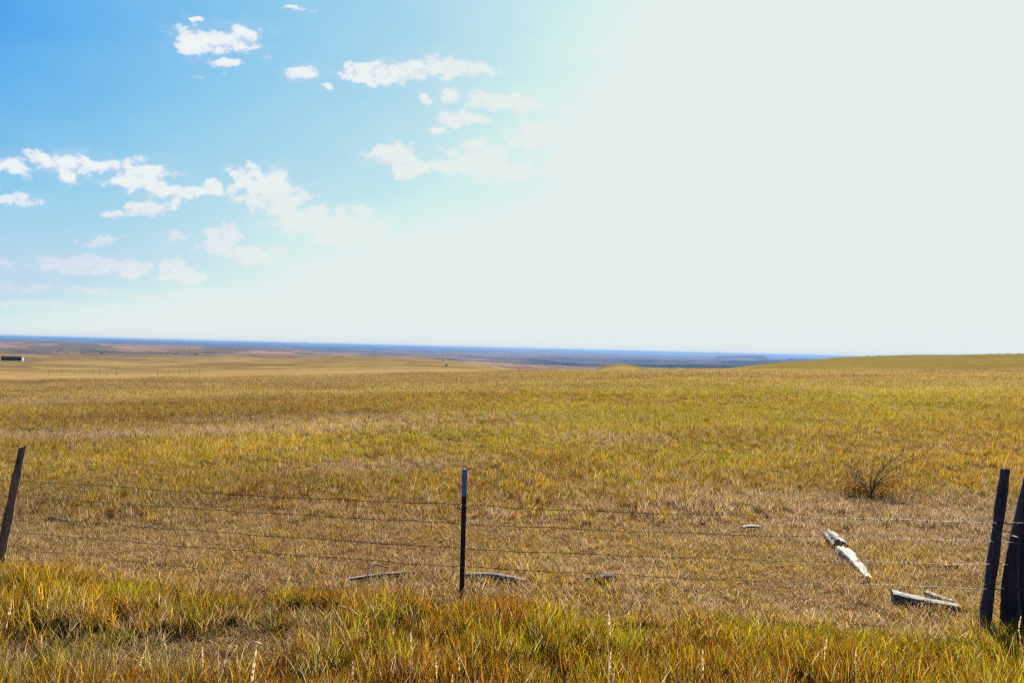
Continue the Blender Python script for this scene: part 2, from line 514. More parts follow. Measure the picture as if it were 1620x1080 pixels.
# ------------------------------------------------------------------ materials
def wood_mat(name, dark, light, scale=1.0, bump=0.5):
    m, n, b = new_mat(name)
    t = n.new('ShaderNodeTexCoord')
    v = n.vmath('MULTIPLY', t.outputs['Object'], (60 * scale, 60 * scale, 4 * scale))
    g = n.noise(v, 1.0, 6, 0.65, 0.6)
    g2 = n.noise(t.outputs['Object'], 5 * scale, 4, 0.6)
    crack = n.maprange(n.noise(n.vmath('MULTIPLY', t.outputs['Object'], (38, 38, 1.6)), 1.0, 3, 0.5, 1.2), 0.30, 0.42)
    f = n.math('ADD', n.math('MULTIPLY', g, 0.65), n.math('MULTIPLY', g2, 0.45))
    c = n.ramp(f, [(0.36, dark), (0.55, tuple((a + bb) / 2 for a, bb in zip(dark, light))), (0.72, light)])
    c = n.mix(n.math('MULTIPLY', n.math('SUBTRACT', 1.0, crack), 0.85), c, tuple(d * 0.25 for d in dark))
    n.link(c, b.inputs['Base Color'])
    b.inputs['Roughness'].default_value = 0.85
    bp = n.new('ShaderNodeBump')
    bp.inputs['Strength'].default_value = bump
    bp.inputs['Distance'].default_value = 0.01
    n.link(n.math('ADD', g, n.math('MULTIPLY', crack, 1.2)), bp.inputs['Height'])
    n.link(bp.outputs[0], b.inputs['Normal'])
    return m


M_POST = wood_mat('weathered_post', (0.07, 0.048, 0.028), (0.33, 0.23, 0.14))
M_POSTB = wood_mat('dark_post', (0.018, 0.016, 0.020), (0.10, 0.095, 0.11))
M_CORNER = wood_mat('corner_wood', (0.013, 0.008, 0.012), (0.07, 0.054, 0.066), 0.7)
M_LOGW = wood_mat('bleached_log', (0.13, 0.10, 0.07), (0.46, 0.40, 0.31), 0.8, 0.8)
M_LOGG = wood_mat('grey_log', (0.07, 0.055, 0.045), (0.26, 0.22, 0.18), 0.9, 0.8)
M_BOARD = wood_mat('grey_board', (0.06, 0.055, 0.045), (0.26, 0.25, 0.21), 0.8, 0.8)
M_BARK = wood_mat('dark_rotten_wood', (0.014, 0.008, 0.004), (0.075, 0.042, 0.018), 0.8, 0.8)


def flat_mat(name, c, rough=0.6, metal=0.0, var=0.25):
    m, n, b = new_mat(name)
    t = n.new('ShaderNodeTexCoord')
    g = n.noise(t.outputs['Object'], 14, 4, 0.6)
    n.link(n.mix(g, tuple(k * (1 - var) for k in c), tuple(min(1, k * (1 + var)) for k in c)), b.inputs['Base Color'])
    b.inputs['Roughness'].default_value = rough
    b.inputs['Metallic'].default_value = metal
    return m


M_STEEL = flat_mat('dark_painted_steel', (0.012, 0.013, 0.013), 0.55)
M_TIP = flat_mat('white_paint_blue_shade', (0.12, 0.24, 0.46), 0.5)  # white paint, with the blue of sky-lit shade put into the colour
M_WIRE = flat_mat('weathered_wire', (0.055, 0.045, 0.04), 0.6, 0.4)
M_CLIP = flat_mat('galvanised_clip', (0.5, 0.5, 0.5), 0.4, 0.9)
M_TWIG = flat_mat('dark_twig', (0.07, 0.05, 0.04), 0.9)
M_STEM = flat_mat('brown_stem', (0.13, 0.075, 0.04), 0.9)
M_SHED = flat_mat('shed_boards', (0.02, 0.018, 0.02), 0.9)  # dark paint, with the shade of the backlit walls put into it
M_ROOF = flat_mat('shed_roof_sheet', (0.22, 0.23, 0.25), 0.6, 0.2)
M_LIT_END = flat_mat('shed_sunlit_end', (0.16, 0.18, 0.22), 0.7)  # same shed, paler here: sunlight on the right end put into the colour


def leaf_mat(name, c, var=0.4, trans=0.3):
    m, n, b = new_mat(name)
    oi = n.new('ShaderNodeNewGeometry')
    g = n.noise(oi.outputs['Position'], 0.9, 3, 0.6)
    col = n.mix(g, tuple(k * (1 - var) for k in c), tuple(k * (1 + var) for k in c))
    n.link(col, b.inputs['Base Color'])
    b.inputs['Roughness'].default_value = 0.8
    tr = n.new('ShaderNodeBsdfTranslucent'); n.link(col, tr.inputs[0])
    mx = n.new('ShaderNodeMixShader'); mx.inputs[0].default_value = trans
    n.link(b.outputs[0], mx.inputs[1]); n.link(tr.outputs[0], mx.inputs[2])
    n.link(mx.outputs[0], m.node_tree.nodes['Material Output'].inputs[0])
    return m


M_LEAFD = leaf_mat('dark_foliage', (0.045, 0.06, 0.025))
M_LEAFB = leaf_mat('brown_foliage', (0.10, 0.055, 0.03))
M_LEAFG = leaf_mat('grey_sage_foliage', (0.09, 0.09, 0.07))

# grass blades: colour comes from each clump's own tint and each blade's own shade
m_grass, gn, gb = new_mat('grass_blades')
ti = gn.new('ShaderNodeAttribute', attribute_type='INSTANCER', attribute_name='tint')
bl = gn.new('ShaderNodeAttribute', attribute_type='GEOMETRY', attribute_name='blade')
sb = gn.new('ShaderNodeSeparateXYZ'); gn.link(bl.outputs['Vector'], sb.inputs[0])
rr_ = gn.math('MULTIPLY_ADD', gn.math('POWER', sb.outputs[0], 1.8), 1.45, 0.42)
colr = gn.vmath('MULTIPLY', ti.outputs['Vector'], None)
cmb = gn.new('ShaderNodeCombineXYZ')
for i_ in range(3): gn.link(rr_, cmb.inputs[i_])
gn.link(cmb.outputs[0], colr.node.inputs[1])
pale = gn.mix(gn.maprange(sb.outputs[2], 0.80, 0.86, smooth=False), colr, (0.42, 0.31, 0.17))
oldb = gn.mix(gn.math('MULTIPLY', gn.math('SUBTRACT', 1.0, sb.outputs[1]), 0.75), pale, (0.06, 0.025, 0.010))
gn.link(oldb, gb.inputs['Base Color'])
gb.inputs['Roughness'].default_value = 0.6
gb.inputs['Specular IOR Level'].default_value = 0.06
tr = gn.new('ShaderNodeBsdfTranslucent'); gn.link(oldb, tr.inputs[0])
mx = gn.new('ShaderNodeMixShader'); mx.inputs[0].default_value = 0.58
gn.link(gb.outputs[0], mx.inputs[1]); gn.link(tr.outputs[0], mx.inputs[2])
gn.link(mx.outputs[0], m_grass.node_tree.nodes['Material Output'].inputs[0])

# soil and far land
m_land, ln, lb = new_mat('prairie_land')
at = ln.new('ShaderNodeAttribute', attribute_type='GEOMETRY', attribute_name='land')
geo = ln.new('ShaderNodeNewGeometry')
d1 = ln.noise(geo.outputs['Position'], 7.0, 6, 0.7)
d2 = ln.noise(ln.vmath('MULTIPLY', geo.outputs['Position'], (0.02, 0.02, 0.02)), 1.0, 8, 0.7)
k1 = ln.math('ADD', ln.math('MULTIPLY', d1, 0.9), ln.math('MULTIPLY', d2, 0.7))
d3 = ln.noise(geo.outputs['Position'], 0.45, 6, 0.75)
k1 = ln.math('ADD', k1, ln.math('MULTIPLY', ln.math('SUBTRACT', d3, 0.5), 1.1))
sp = ln.new('ShaderNodeCombineXYZ')
for i_ in range(3): ln.link(ln.math('ADD', k1, 0.2), sp.inputs[i_])
lc = ln.vmath('MULTIPLY', at.outputs['Color'], sp.outputs[0])
ln.link(lc, lb.inputs['Base Color'])
lb.inputs['Roughness'].default_value = 0.95
lb.inputs['Specular IOR Level'].default_value = 0.0
bp = ln.new('ShaderNodeBump'); bp.inputs['Strength'].default_value = 0.7; bp.inputs['Distance'].default_value = 0.05
ln.link(d1, bp.inputs['Height']); ln.link(bp.outputs[0], lb.inputs['Normal'])

# ------------------------------------------------------------------ the land: one sheet to the horizon
ths = np.concatenate([np.arange(-180, -44, 4.0), np.arange(-44, 44, 0.12), np.arange(44, 180, 4.0)])
ths = np.radians(ths)
rs = np.exp(np.arange(math.log(0.6), math.log(46000), 0.0125))
TH, RR = np.meshgrid(ths, rs)
X = RR * np.sin(TH); Y = RR * np.cos(TH)
Z = np.concatenate([T(X[i:i + 60].ravel(), Y[i:i + 60].ravel()) for i in range(0, len(rs), 60)])
V = np.stack([X.ravel(), Y.ravel(), Z], 1)
nr, nt = X.shape
ii, jj = np.meshgrid(np.arange(nr - 1), np.arange(nt), indexing='ij')
j2 = (jj + 1) % nt
Q = np.stack([ii * nt + jj, ii * nt + j2, (ii + 1) * nt + j2, (ii + 1) * nt + jj], -1).reshape(-1, 4)[:, ::-1]
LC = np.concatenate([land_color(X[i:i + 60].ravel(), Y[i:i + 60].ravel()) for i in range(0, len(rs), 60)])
cz = float(T(np.array([0.0]), np.array([0.01]))[0])
land_me = fast_mesh('prairie_ground', V, Q)
land_me.polygons.foreach_set('use_smooth', np.ones(len(land_me.polygons), bool))
ca = land_me.attributes.new('land', 'FLOAT_COLOR', 'POINT')
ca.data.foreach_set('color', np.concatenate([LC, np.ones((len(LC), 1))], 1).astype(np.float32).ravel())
land_me.materials.append(m_land)
land = bpy.data.objects.new('ground', land_me)
COL.objects.link(land)
tag(land, kind='structure')

# ------------------------------------------------------------------ grass clump templates
TCOL = bpy.data.collections.new('grass_templates')       # never linked to the scene


def clump(idx, nb, hmin, hmax, width, spread, lean, bend, seg=3, pale=0.0, heads=0, seed=0):
    rnd = np.random.RandomState(seed)
    V = []; Fq = []; att = []
    for b in range(nb):
        h = rnd.uniform(hmin, hmax); w = width * rnd.uniform(0.6, 1.3)
        a = rnd.uniform(0, 6.283); ro = spread * math.sqrt(rnd.rand())
        bx, by = ro * math.cos(a), ro * math.sin(a)
        la = rnd.uniform(0, 6.283); L0 = lean * rnd.uniform(0.2, 1.0); bd = bend * rnd.uniform(0.1, 1.0)
        fa = rnd.uniform(0, 3.1416)
        rv = rnd.rand(); rp = rnd.rand() if rnd.rand() > pale else 0.95
        if rp < 0.95: rp = rp * 0.78
        x, y, z = bx, by, -0.01
        tilt = L0
        i0 = len(V)
        is_head = b < heads
        if is_head: h *= 1.5; w *= 0.55; rp = 0.95
        for s_ in range(seg + 1):
            t = s_ / seg
            ww = w * (1 - t) ** 0.6 * 0.5 + 0.0004
            V.append((x - ww * math.cos(fa), y - ww * math.sin(fa), z)); V.append((x + ww * math.cos(fa), y + ww * math.sin(fa), z))
            att += [(rv, min(1, t * 1.3), rp)] * 2
            step = h / seg
            x += step * math.sin(tilt) * math.cos(la); y += step * math.sin(tilt) * math.sin(la); z += step * math.cos(tilt)
            tilt += bd / seg
            if s_: Fq.append((i0 + 2 * s_ - 2, i0 + 2 * s_ - 1, i0 + 2 * s_ + 1, i0 + 2 * s_))
        if is_head:                                     # a ragged seed head
            for q in range(7):
                hz = z - 0.005 - q * 0.012; j = len(V); sz = 0.006 * (1 - abs(q - 3) / 6)
                aa = rnd.uniform(0, 6.28)
                dx, dy = math.cos(aa) * sz, math.sin(aa) * sz
                V += [(x, y, hz), (x + dx, y + dy, hz + .008), (x + dx * .5, y + dy * .5, hz + .024), (x - dx, y - dy, hz + .016)]
                att += [(rv, 1, .95)] * 4
                Fq.append((j, j + 1, j + 2, j + 3))
    me = fast_mesh('grass_clump', np.array(V), np.array(Fq))
    A = me.attributes.new('blade', 'FLOAT_VECTOR', 'POINT')
    A.data.foreach_set('vector', np.array(att, np.float32).ravel())
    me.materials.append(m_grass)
    o = bpy.data.objects.new('grass_clump_%02d' % idx, me)
    TCOL.objects.link(o)


# 0-3 tall green/gold tufts, 4-6 dry bent tufts, 7-9 matted litter, 10-11 seed-head tufts, 12-14 far tufts
for k in range(4): clump(k, 30, .09, .27, .0066, .065, .38, .8, 4, .06, 0, 100 + k)
for k in range(4, 7): clump(k, 24, .05, .17, .0055, .08, .7, 1.4, 3, .25, 0, 100 + k)
for k in range(7, 10): clump(k, 54, .02, .075, .0055, .16, 1.35, .8, 2, .30, 0, 100 + k)
for k in range(10, 12): clump(k, 14, .18, .30, .006, .09, .3, .7, 5, .2, 1, 100 + k)
for k in range(12, 15): clump(k, 30, .05, .15, .010, .17, .6, .9, 2, .15, 0, 100 + k)

gng = bpy.data.node_groups.new('scatter_clumps', 'GeometryNodeTree')
gng.interface.new_socket('Geometry', in_out='INPUT', socket_type='NodeSocketGeometry')
gng.interface.new_socket('Geometry', in_out='OUTPUT', socket_type='NodeSocketGeometry')
N = gng.nodes; Lk = gng.links
gi = N.new('NodeGroupInput'); go = N.new('NodeGroupOutput')
ci = N.new('GeometryNodeCollectionInfo'); ci.inputs['Collection'].default_value = TCOL
ci.inputs['Separate Children'].default_value = True; ci.inputs['Reset Children'].default_value = True
iop = N.new('GeometryNodeInstanceOnPoints'); iop.inputs['Pick Instance'].default_value = True


def named(nm, dt):
    n = N.new('GeometryNodeInputNamedAttribute'); n.data_type = dt; n.inputs['Name'].default_value = nm
    return [o for o in n.outputs if o.enabled][0]


Lk.new(gi.outputs[0], iop.inputs['Points']); Lk.new(ci.outputs[0], iop.inputs['Instance'])
Lk.new(named('idx', 'INT'), iop.inputs['Instance Index'])
Lk.new(named('rot', 'FLOAT_VECTOR'), iop.inputs['Rotation'])
Lk.new(named('scl', 'FLOAT_VECTOR'), iop.inputs['Scale'])
Lk.new(iop.outputs[0], go.inputs[0])


def scatter(name, P, idx, rot, scl, tint):
    me = bpy.data.meshes.new(name)
    me.vertices.add(len(P)); me.vertices.foreach_set('co', P.astype(np.float32).ravel())
    for nm, dt, key, arr in (('idx', 'INT', 'value', idx.astype(np.int32)), ('rot', 'FLOAT_VECTOR', 'vector', rot.astype(np.float32)),
                             ('scl', 'FLOAT_VECTOR', 'vector', scl.astype(np.float32)), ('tint', 'FLOAT_VECTOR', 'vector', tint.astype(np.float32))):
        a = me.attributes.new(nm, dt, 'POINT'); a.data.foreach_set(key, arr.ravel())
    o = bpy.data.objects.new(name, me); COL.objects.link(o)
    md = o.modifiers.new('scatter', 'NODES'); md.node_group = gng
    return o


def place(n, y0, y1, half, seed, powr=0.0):
    """points between distances y0 and y1; powr > 0 thins them with distance"""
    rs_ = np.random.RandomState(seed)
    u = rs_.rand(n)
    e = 2 - powr
    y = (y0 ** e + u * (y1 ** e - y0 ** e)) ** (1 / e) if abs(e) > 1e-6 else y0 * (y1 / y0) ** u
    x = (y * half + 4.5) * (2 * rs_.rand(n) - 1)      # well past both edges of the view
    return rs_, x, y


def pick_kind(rs_, w):
    c = np.cumsum(w, 0); u = rs_.rand(w.shape[1])
    return (u[None] > c).sum(0).clip(0, 5)


def finish(name, rs_, x, y, idx, base_s, hs, w, label, mixf=0.2):
    kind = pick_kind(rs_, w)
    avg = np.tensordot(w.T, KINDS, 1)
    tint = KINDS[kind] * (1 - mixf) + avg * mixf
    tint = tint * rs_.uniform(0.62, 1.32, (len(x), 1)) * (0.70 + .78 * fbm(x / 7, y / 4, 3, 61))[:, None]
    z = T(x, y)
    P = np.stack([x, y, z], 1)
    rot = np.stack([rs_.normal(0, .10, len(x)), rs_.normal(0, .10, len(x)), rs_.uniform(0, 6.283, len(x))], 1)
    s_ = base_s * rs_.uniform(.75, 1.25, len(x))
    scl = np.stack([s_, s_, s_ * hs], 1)
    o = scatter(name, P, idx, rot, scl, tint)
    return tag(o, label, 'grass', kind='stuff')


# strip in front of and under the fence
rs_, x, y = place(56000, 3.0, 8.9, 0.9, 1, 0)
w = weights(x, y)
edge = strip_y(x, y) + 0.9 * (fbm(x / 1.3, 0 * x, 3, 4) - 0.5)
keep = edge < 6.95 + rs_.normal(0, .12, len(x))
keep &= rs_.rand(len(x)) < .18 + sstep(fbm(x / .24, y / .24, 2, 47), .42, .56)
low = blob(x, y, 230, 1050, 1.5, .55) + blob(x, y, 420, 1010, .6, .4)
keep &= rs_.rand(len(x)) > low * .45
x, y, w, low, edge = x[keep], y[keep], w[:, keep], low[keep], edge[keep]
clumpy = fbm(x / .7, y / .7, 3, 41)
idx = rs_.randint(0, 4, len(x))
r_ = rs_.rand(len(x))
idx = np.where(r_ < .12, rs_.randint(4, 7, len(x)), idx)
idx = np.where(r_ > .992, rs_.randint(10, 12, len(x)), idx)
idx = np.where(low > rs_.rand(len(x)) * 1.0, rs_.randint(4, 10, len(x)), idx)
finish('roadside_grass', rs_, x, y, idx, (0.75 + .65 * clumpy), (0.92 + .6 * clumpy) * (1 - .3 * low.clip(0, 1)) * (1 - .45 * sstep(edge, 6.1, 6.9)), w,
       'tall green and gold grass growing along the near side of the wire fence')

# matted dry ground cover, also under the tall strip
rs_, x, y = place(88000, 3.0, 15.5, 0.86, 2, .6)
instrip = strip_y(x, y) + 0.9 * (fbm(x / 1.3, 0 * x, 3, 4) - 0.5) < 6.75
low = blob(x, y, 230, 1050, 1.5, .55) + blob(x, y, 420, 1010, .6, .4)
keep = ~instrip | (rs_.rand(len(x)) < .22 + low)
x, y = x[keep], y[keep]
w = weights(x, y)
idx = rs_.randint(7, 10, len(x))
r_ = rs_.rand(len(x)); md_ = fbm(x / 1.1, y / 1.6, 3, 43)
idx = np.where(r_ < .08 + sstep(md_, .42, .66) * .5, rs_.randint(4, 7, len(x)), idx)
finish('dry_matted_grass', rs_, x, y, idx, np.full(len(x), .85), .8 + .4 * md_, w,
       'short matted dry grass, pinkish straw in colour, just beyond the wire fence')

# the open field
rs_, x, y = place(132000, 10.5, 42, 0.80, 3, .8)
w = weights(x, y)
hh = fbm(x / 2.2, y / 3.0, 3, 44)
keep = rs_.rand(len(x)) < .25 + sstep(y + 5 * (hh - .5), 10.5, 14.5)
x, y, w, hh = x[keep], y[keep], w[:, keep], hh[keep]
r_ = rs_.rand(len(x))
idx = np.where(r_ < .40, rs_.randint(0, 4, len(x)), np.where(r_ < .75, rs_.randint(4, 7, len(x)), rs_.randint(12, 15, len(x))))
idx = np.where(r_ > .996, rs_.randint(10, 12, len(x)), idx)
finish('field_grass', rs_, x, y, idx, .75 + .5 * hh, .62 + .35 * hh, w,
       'knee high gold, rust and green grass covering the near half of the field')
rs_, x, y = place(160000, 38, 104, 0.76, 4, .9)
w = weights(x, y)
hh = fbm(x / 6, y / 9, 3, 45)
idx = rs_.randint(12, 15, len(x))
finish('distant_field_grass', rs_, x, y, idx, 1.2 + .8 * hh, .7 + .3 * hh, w,
       'fine tan and olive grass on the far half of the field up to its crest', .45)

# ------------------------------------------------------------------ the fence
PL = Vector((0, 0, 0)); 
def plane_pt(px, D):
    d = px_dir(px, 900); return Vector((d.x * D, D, 0))
FL, FT, FR = plane_pt(2, 8.35), plane_pt(730, 7.1), plane_pt(1558, 6.6)


def on_fence(px, py, off=0.0):
    """point of the fence line seen at a pixel; off moves it towards the road"""
    d = px_dir(px, py)
    A, B = (FL, FT) if px < 730 else (FT, FR)
    e = B - A
    # ray (t*dx, t) on line A + s e
    t = (A.x * e.y - A.y * e.x) / (d.x * e.y - e.x)
    t -= off
    return Vector((d.x * t, t, EYE + d.z * t))


fence = tag(empty('barbed_wire_fence', (FT.x, FT.y, ground(FT.x, FT.y))),
            'five strand barbed wire fence with one black steel post and leaning wooden posts', 'fence')
fo = fence.location.copy()


def fpart(geo_, name, mat, label=None, smooth=False, parent=fence, origin=None):
    """part with its own origin under the fence"""
    org = Vector(origin) if origin is not None else sum(geo_.v, Vector()) / len(geo_.v)
    o = mesh_obj(name, [v - org for v in geo_.v], geo_.f, mat, parent, smooth)
    base = fo if parent is fence else fo + parent.location
    o.location = org - base
    if label: o['label'] = label
    return o


def post_pts(a, b, n):
    return [a.lerp(b, i / (n - 1)) for i in range(n)]


# steel T post: studded T section with a white tip
top = on_fence(735.3, 742); bot = on_fence(729.5, 975)
bot.z = ground(bot.x, bot.y) - 0.15
axis = (top - bot); Lp = axis.length; axis.normalize()
zax = axis; xax = Vector((1, 0, 0)); xax = (xax - zax * xax.dot(zax)).normalized(); yax = zax.cross(xax)
fr = lambda a, b, c: bot + xax * a + yax * b + zax * c


def t_section(g, z0, z1, grow=0.0):
    w2, th_, dp, st = 0.0225 + grow, 0.004 + grow, 0.034 + grow, 0.003 + grow
    prof = [(-w2, 0 - grow), (w2, 0 - grow), (w2, th_), (st, th_), (st, dp), (-st, dp), (-st, th_), (-w2, th_)]
    b0 = len(g.v)
    for z in (z0, z1):
        for a, b in prof: g.v.append(fr(a, b, z))
    n_ = len(prof)
    for k in range(n_):
        g.f.append((b0 + k, b0 + (k + 1) % n_, b0 + n_ + (k + 1) % n_, b0 + n_ + k))
    g.f.append(tuple(b0 + k for k in reversed(range(n_)))); g.f.append(tuple(b0 + n_ + k for k in range(n_)))


tipz = Lp - 0.252
g = Geo(); t_section(g, 0, tipz)
z_ = 0.2
while z_ < tipz - .02:                                   # studs
    g.box((-0.007, -0.007, 0), (0.007, -0.0005, 0.012))
    for q in range(-8, 0):
        v = g.v[q]; g.v[q] = fr(v.x, v.y, z_ + v.z)
    z_ += 0.054
sp_ = fpart(g, 'steel_post', M_STEEL, 'black steel post with a pale tip', origin=bot)
g = Geo(); t_section(g, tipz, Lp, 0.0008)
o = fpart(g, 'post_tip', M_TIP, 'white painted top of the steel post, tinted blue as in shade', parent=sp_, origin=bot)

WIRES = [
    [(-420, 735), (0, 759), (130, 766), (400, 784), (730, 798), (900, 807), (1150, 815), (1320, 819), (1520, 824.5), (1580, 826.5), (1700, 829)],
    [(-420, 758), (0, 784), (200, 797), (400, 810), (730, 828), (900, 836), (1150, 845.5), (1320, 849), (1520, 854), (1575, 857), (1700, 861)],
    [(-420, 785), (0, 815.5), (200, 831), (400, 845.5), (730, 867), (900, 875), (1150, 884), (1320, 887), (1520, 891.5), (1568, 892.5), (1700, 894)],
    [(-420, 812), (0, 840), (200, 856), (400, 872.5), (730, 896), (900, 904.6), (1150, 917), (1320, 922), (1520, 929), (1560, 930.5), (1700, 933)],
    [(-420, 842), (-3, 862), (42, 869), (150, 880), (225, 889), (375, 906), (515, 926.5), (621, 937), (729, 945.5), (840, 958), (1100, 976), (1400, 990), (1550, 996), (1700, 999)],
]


def catmull(P, n):
    out = []
    for i in range(len(P) - 1):
        p0 = P[max(i - 1, 0)]; p1 = P[i]; p2 = P[i + 1]; p3 = P[min(i + 2, len(P) - 1)]
        m = max(2, int((p2 - p1).length / n))
        for k in range(m):
            t = k / m
            out.append(0.5 * ((2 * p1) + (p2 - p0) * t + (2 * p0 - 5 * p1 + 4 * p2 - p3) * t * t + (3 * p1 - p0 - 3 * p2 + p3) * t ** 3))
    out.append(P[-1])
    return out


rw = random.Random(5)
for wi, pts in enumerate(WIRES):
    P = [on_fence(a, b, 0.03) for a, b in pts]
    path = catmull(P, 0.014)
    g = Geo()
    nn = len(path)
    # slow wobble of an old wire
    ph = [rw.uniform(0, 6) for _ in range(4)]
    for i, p in enumerate(path):
        s_ = p.x
        p.z += 0.004 * math.sin(s_ * 5.1 + ph[0]) + 0.0022 * math.sin(s_ * 13.7 + ph[1])
        p.y += 0.005 * math.sin(s_ * 4.3 + ph[2])
    for st in (0, 1):
        tw = []
        for i, p in enumerate(path):
            an = i * 0.62 + st * math.pi
            tw.append(p + Vector((0, math.cos(an), math.sin(an))) * 0.0022)
        g.tube(tw, 0.00165, 4, False)
    i = int(rw.uniform(2, 8))
    while i < nn - 2:                                    # barbs
        p = path[i]
        coil = [p + Vector((k * .0022 - .005, math.cos(k * 1.5) * .0048, math.sin(k * 1.5) * .0048)) for k in range(6)]
        g.tube(coil, 0.0014, 3, False)
        for q in range(4):
            an = rw.uniform(0, 6.28)
            dv = Vector((rw.uniform(-.35, .35), math.cos(an), math.sin(an))) * 0.017
            g.tube([p, p + dv], [0.0014, 0.0005], 3, False)
        i += int(rw.uniform(8, 10))
    fpart(g, 'barbed_wire', M_WIRE, origin=path[nn // 2])
# clips that tie the strands to the steel post
for wi, pts in enumerate(WIRES):
    c = on_fence(731.5 + (945 - [798, 828, 867, 896, 945][wi]) * .0, [798, 828, 867, 896, 945][wi], 0.0)
    ctr = fr(0, 0, (c - bot).dot(zax)) + Vector((0, 0.012, 0))
    loop = [ctr + xax * math.cos(a) * 0.029 + yax * math.sin(a) * 0.032 + zax * 0.006 * math.sin(a * 2) for a in [k * math.pi / 8 for k in range(17)]]
    g = Geo().tube(loop, 0.0015, 4, False)
    fpart(g, 'wire_clip', M_CLIP, parent=sp_)


def wood_post(px0, py0, px1, py1, r0, r1, mat, label, seed, D=None, depth=.25, slant=0.35, sides=14):
    a = on_fence(px1, py1, -0.02 - r0); b = on_fence(px0, py0, -0.02 - r0)
    dirn = (b - a).normalized()
    a = a - dirn * depth
    n_ = 26
    pts = post_pts(a, b, n_)
    rd = random.Random(seed)
    rads = [r1 + (r0 - r1) * i / (n_ - 1) + 0.0035 * math.sin(i * .9 + seed) + rd.uniform(-.0015, .0015) for i in range(n_)]
    g = Geo().tube(pts, rads, sides, True, .06, 1, .3, seed)
    # slanted, splintered top
    for k in range(sides):
        off_ = dirn * ((g.v[(n_ - 1) * sides + k].x - b.x) * slant + rd.uniform(-.012, .012))
        g.v[(n_ - 1) * sides + k] += off_
        g.v[len(g.v) - 1 - sides + k] += off_
    o = fpart(g, 'wooden_post', mat, label, origin=a)
    return o, a, b


wp, la_, lb_ = wood_post(35.5, 707, -2, 893, .036, .052, M_POST, 'weathered brown leaning post with a splintered top', 3, slant=.5)
# slack strand and wraps round its top
c = on_fence(32.5, 735, .02)
g = Geo()
wrap = []
ax_ = (lb_ - la_).normalized(); e1 = (Vector((1, 0, 0)) - ax_ * ax_.x).normalized(); e2 = ax_.cross(e1)
cc = la_ + ax_ * (c - la_).dot(ax_)
for k in range(41):
    an = k * math.pi / 8
    wrap.append(cc + e1 * math.cos(an) * .042 + e2 * math.sin(an) * .042 + ax_ * (k * .0011 - .02))
g.tube(wrap, .003, 5, False)
tail = [wrap[0], on_fence(22, 737, .04), on_fence(8, 740, .03), on_fence(-30, 748, .03), on_fence(-160, 748, .03)]
g.tube(catmull(tail, .02), .0024, 4, False)
g.tube([cc + e1 * .04, cc + e1 * .085 + ax_ * -.002, cc + e1 * .10 + ax_ * .008], .0018, 4, False)
fpart(g, 'wire_wrap', M_WIRE, 'loose wire wound round the top of the left post', parent=wp, origin=cc)

wp2, ra_, rb_ = wood_post(1590.5, 742, 1555, 1003, .040, .049, M_POSTB, 'slim dark round post leaning to the right', 8, slant=-.05)
ax_ = (rb_ - ra_).normalized(); e1 = (Vector((1, 0, 0)) - ax_ * ax_.x).normalized(); e2 = ax_.cross(e1)
for py in (838, 828, 858, 892, 930):
    c = on_fence(1575, py, .02); cc = ra_ + ax_ * (c - ra_).dot(ax_)
    wrap = [cc + e1 * math.cos(k * math.pi / 8) * .049 + e2 * math.sin(k * math.pi / 8) * .049 + ax_ * (k * .0006) for k in range(18)]
    fpart(Geo().tube(wrap, .0022, 4, False), 'wire_wrap', M_WIRE, parent=wp2, origin=cc)

# heavy corner post: a leaning trunk with a broken buttress on its left side
def crooked(pix, rads, mat, name, label, seed, off, sides=16, jit=.08, parent=fence, squash=1.0):
    P = [on_fence(a, b, off) for a, b in pix]
    P[0].z = min(P[0].z, ground(P[0].x, P[0].y) - .1)
    path = catmull(P, .05)
    n_ = len(path)
    tt = np.linspace(0, 1, len(rads))
    rr = [float(np.interp(i / (n_ - 1), tt, rads)) for i in range(n_)]
    g = Geo().tube(path, rr, sides, True, jit, squash, .2, seed)
    return fpart(g, name, mat, label, True, parent, P[0])


cp = crooked([(1612, 1000), (1611, 960), (1614, 900), (1621, 840), (1631, 780), (1641, 725), (1645, 700)],
             [.135, .128, .118, .105, .088, .072, .066], M_CORNER, 'corner_post', 'thick dark corner post cut off by the edge of the picture', 21, -.16)
crooked([(1600, 992), (1598, 950), (1599, 910), (1603, 875), (1607, 848)], [.085, .078, .070, .055, .034], M_CORNER, 'post_buttress', None, 22, -.03, parent=cp)
# slack brace strands between the two right posts
for k, (p0, p1, p2) in enumerate((((1583, 826), (1598, 829), (1612, 824)), ((1572, 838), (1592, 841), (1612, 839)), ((1563, 925), (1574, 932), (1596, 930)))):
    g = Geo().tube(catmull([on_fence(*p0, .05), on_fence(*p1, .05), on_fence(*p2, .05)], .02), .003, 5, False)
    fpart(g, 'brace_wire', M_WIRE, parent=cp)
for q in ((1613, 792), (1607, 827), (1606, 858), (1601, 892), (1590, 931)):
    a = on_fence(q[0] - 3, q[1], .06); b = on_fence(q[0] + 14, q[1] + 1, .09)
    fpart(Geo().tube([a, a.lerp(b, .5) + Vector((0, -.01, .002)), b], .003, 5, False), 'wire_wrap', M_WIRE, parent=cp)


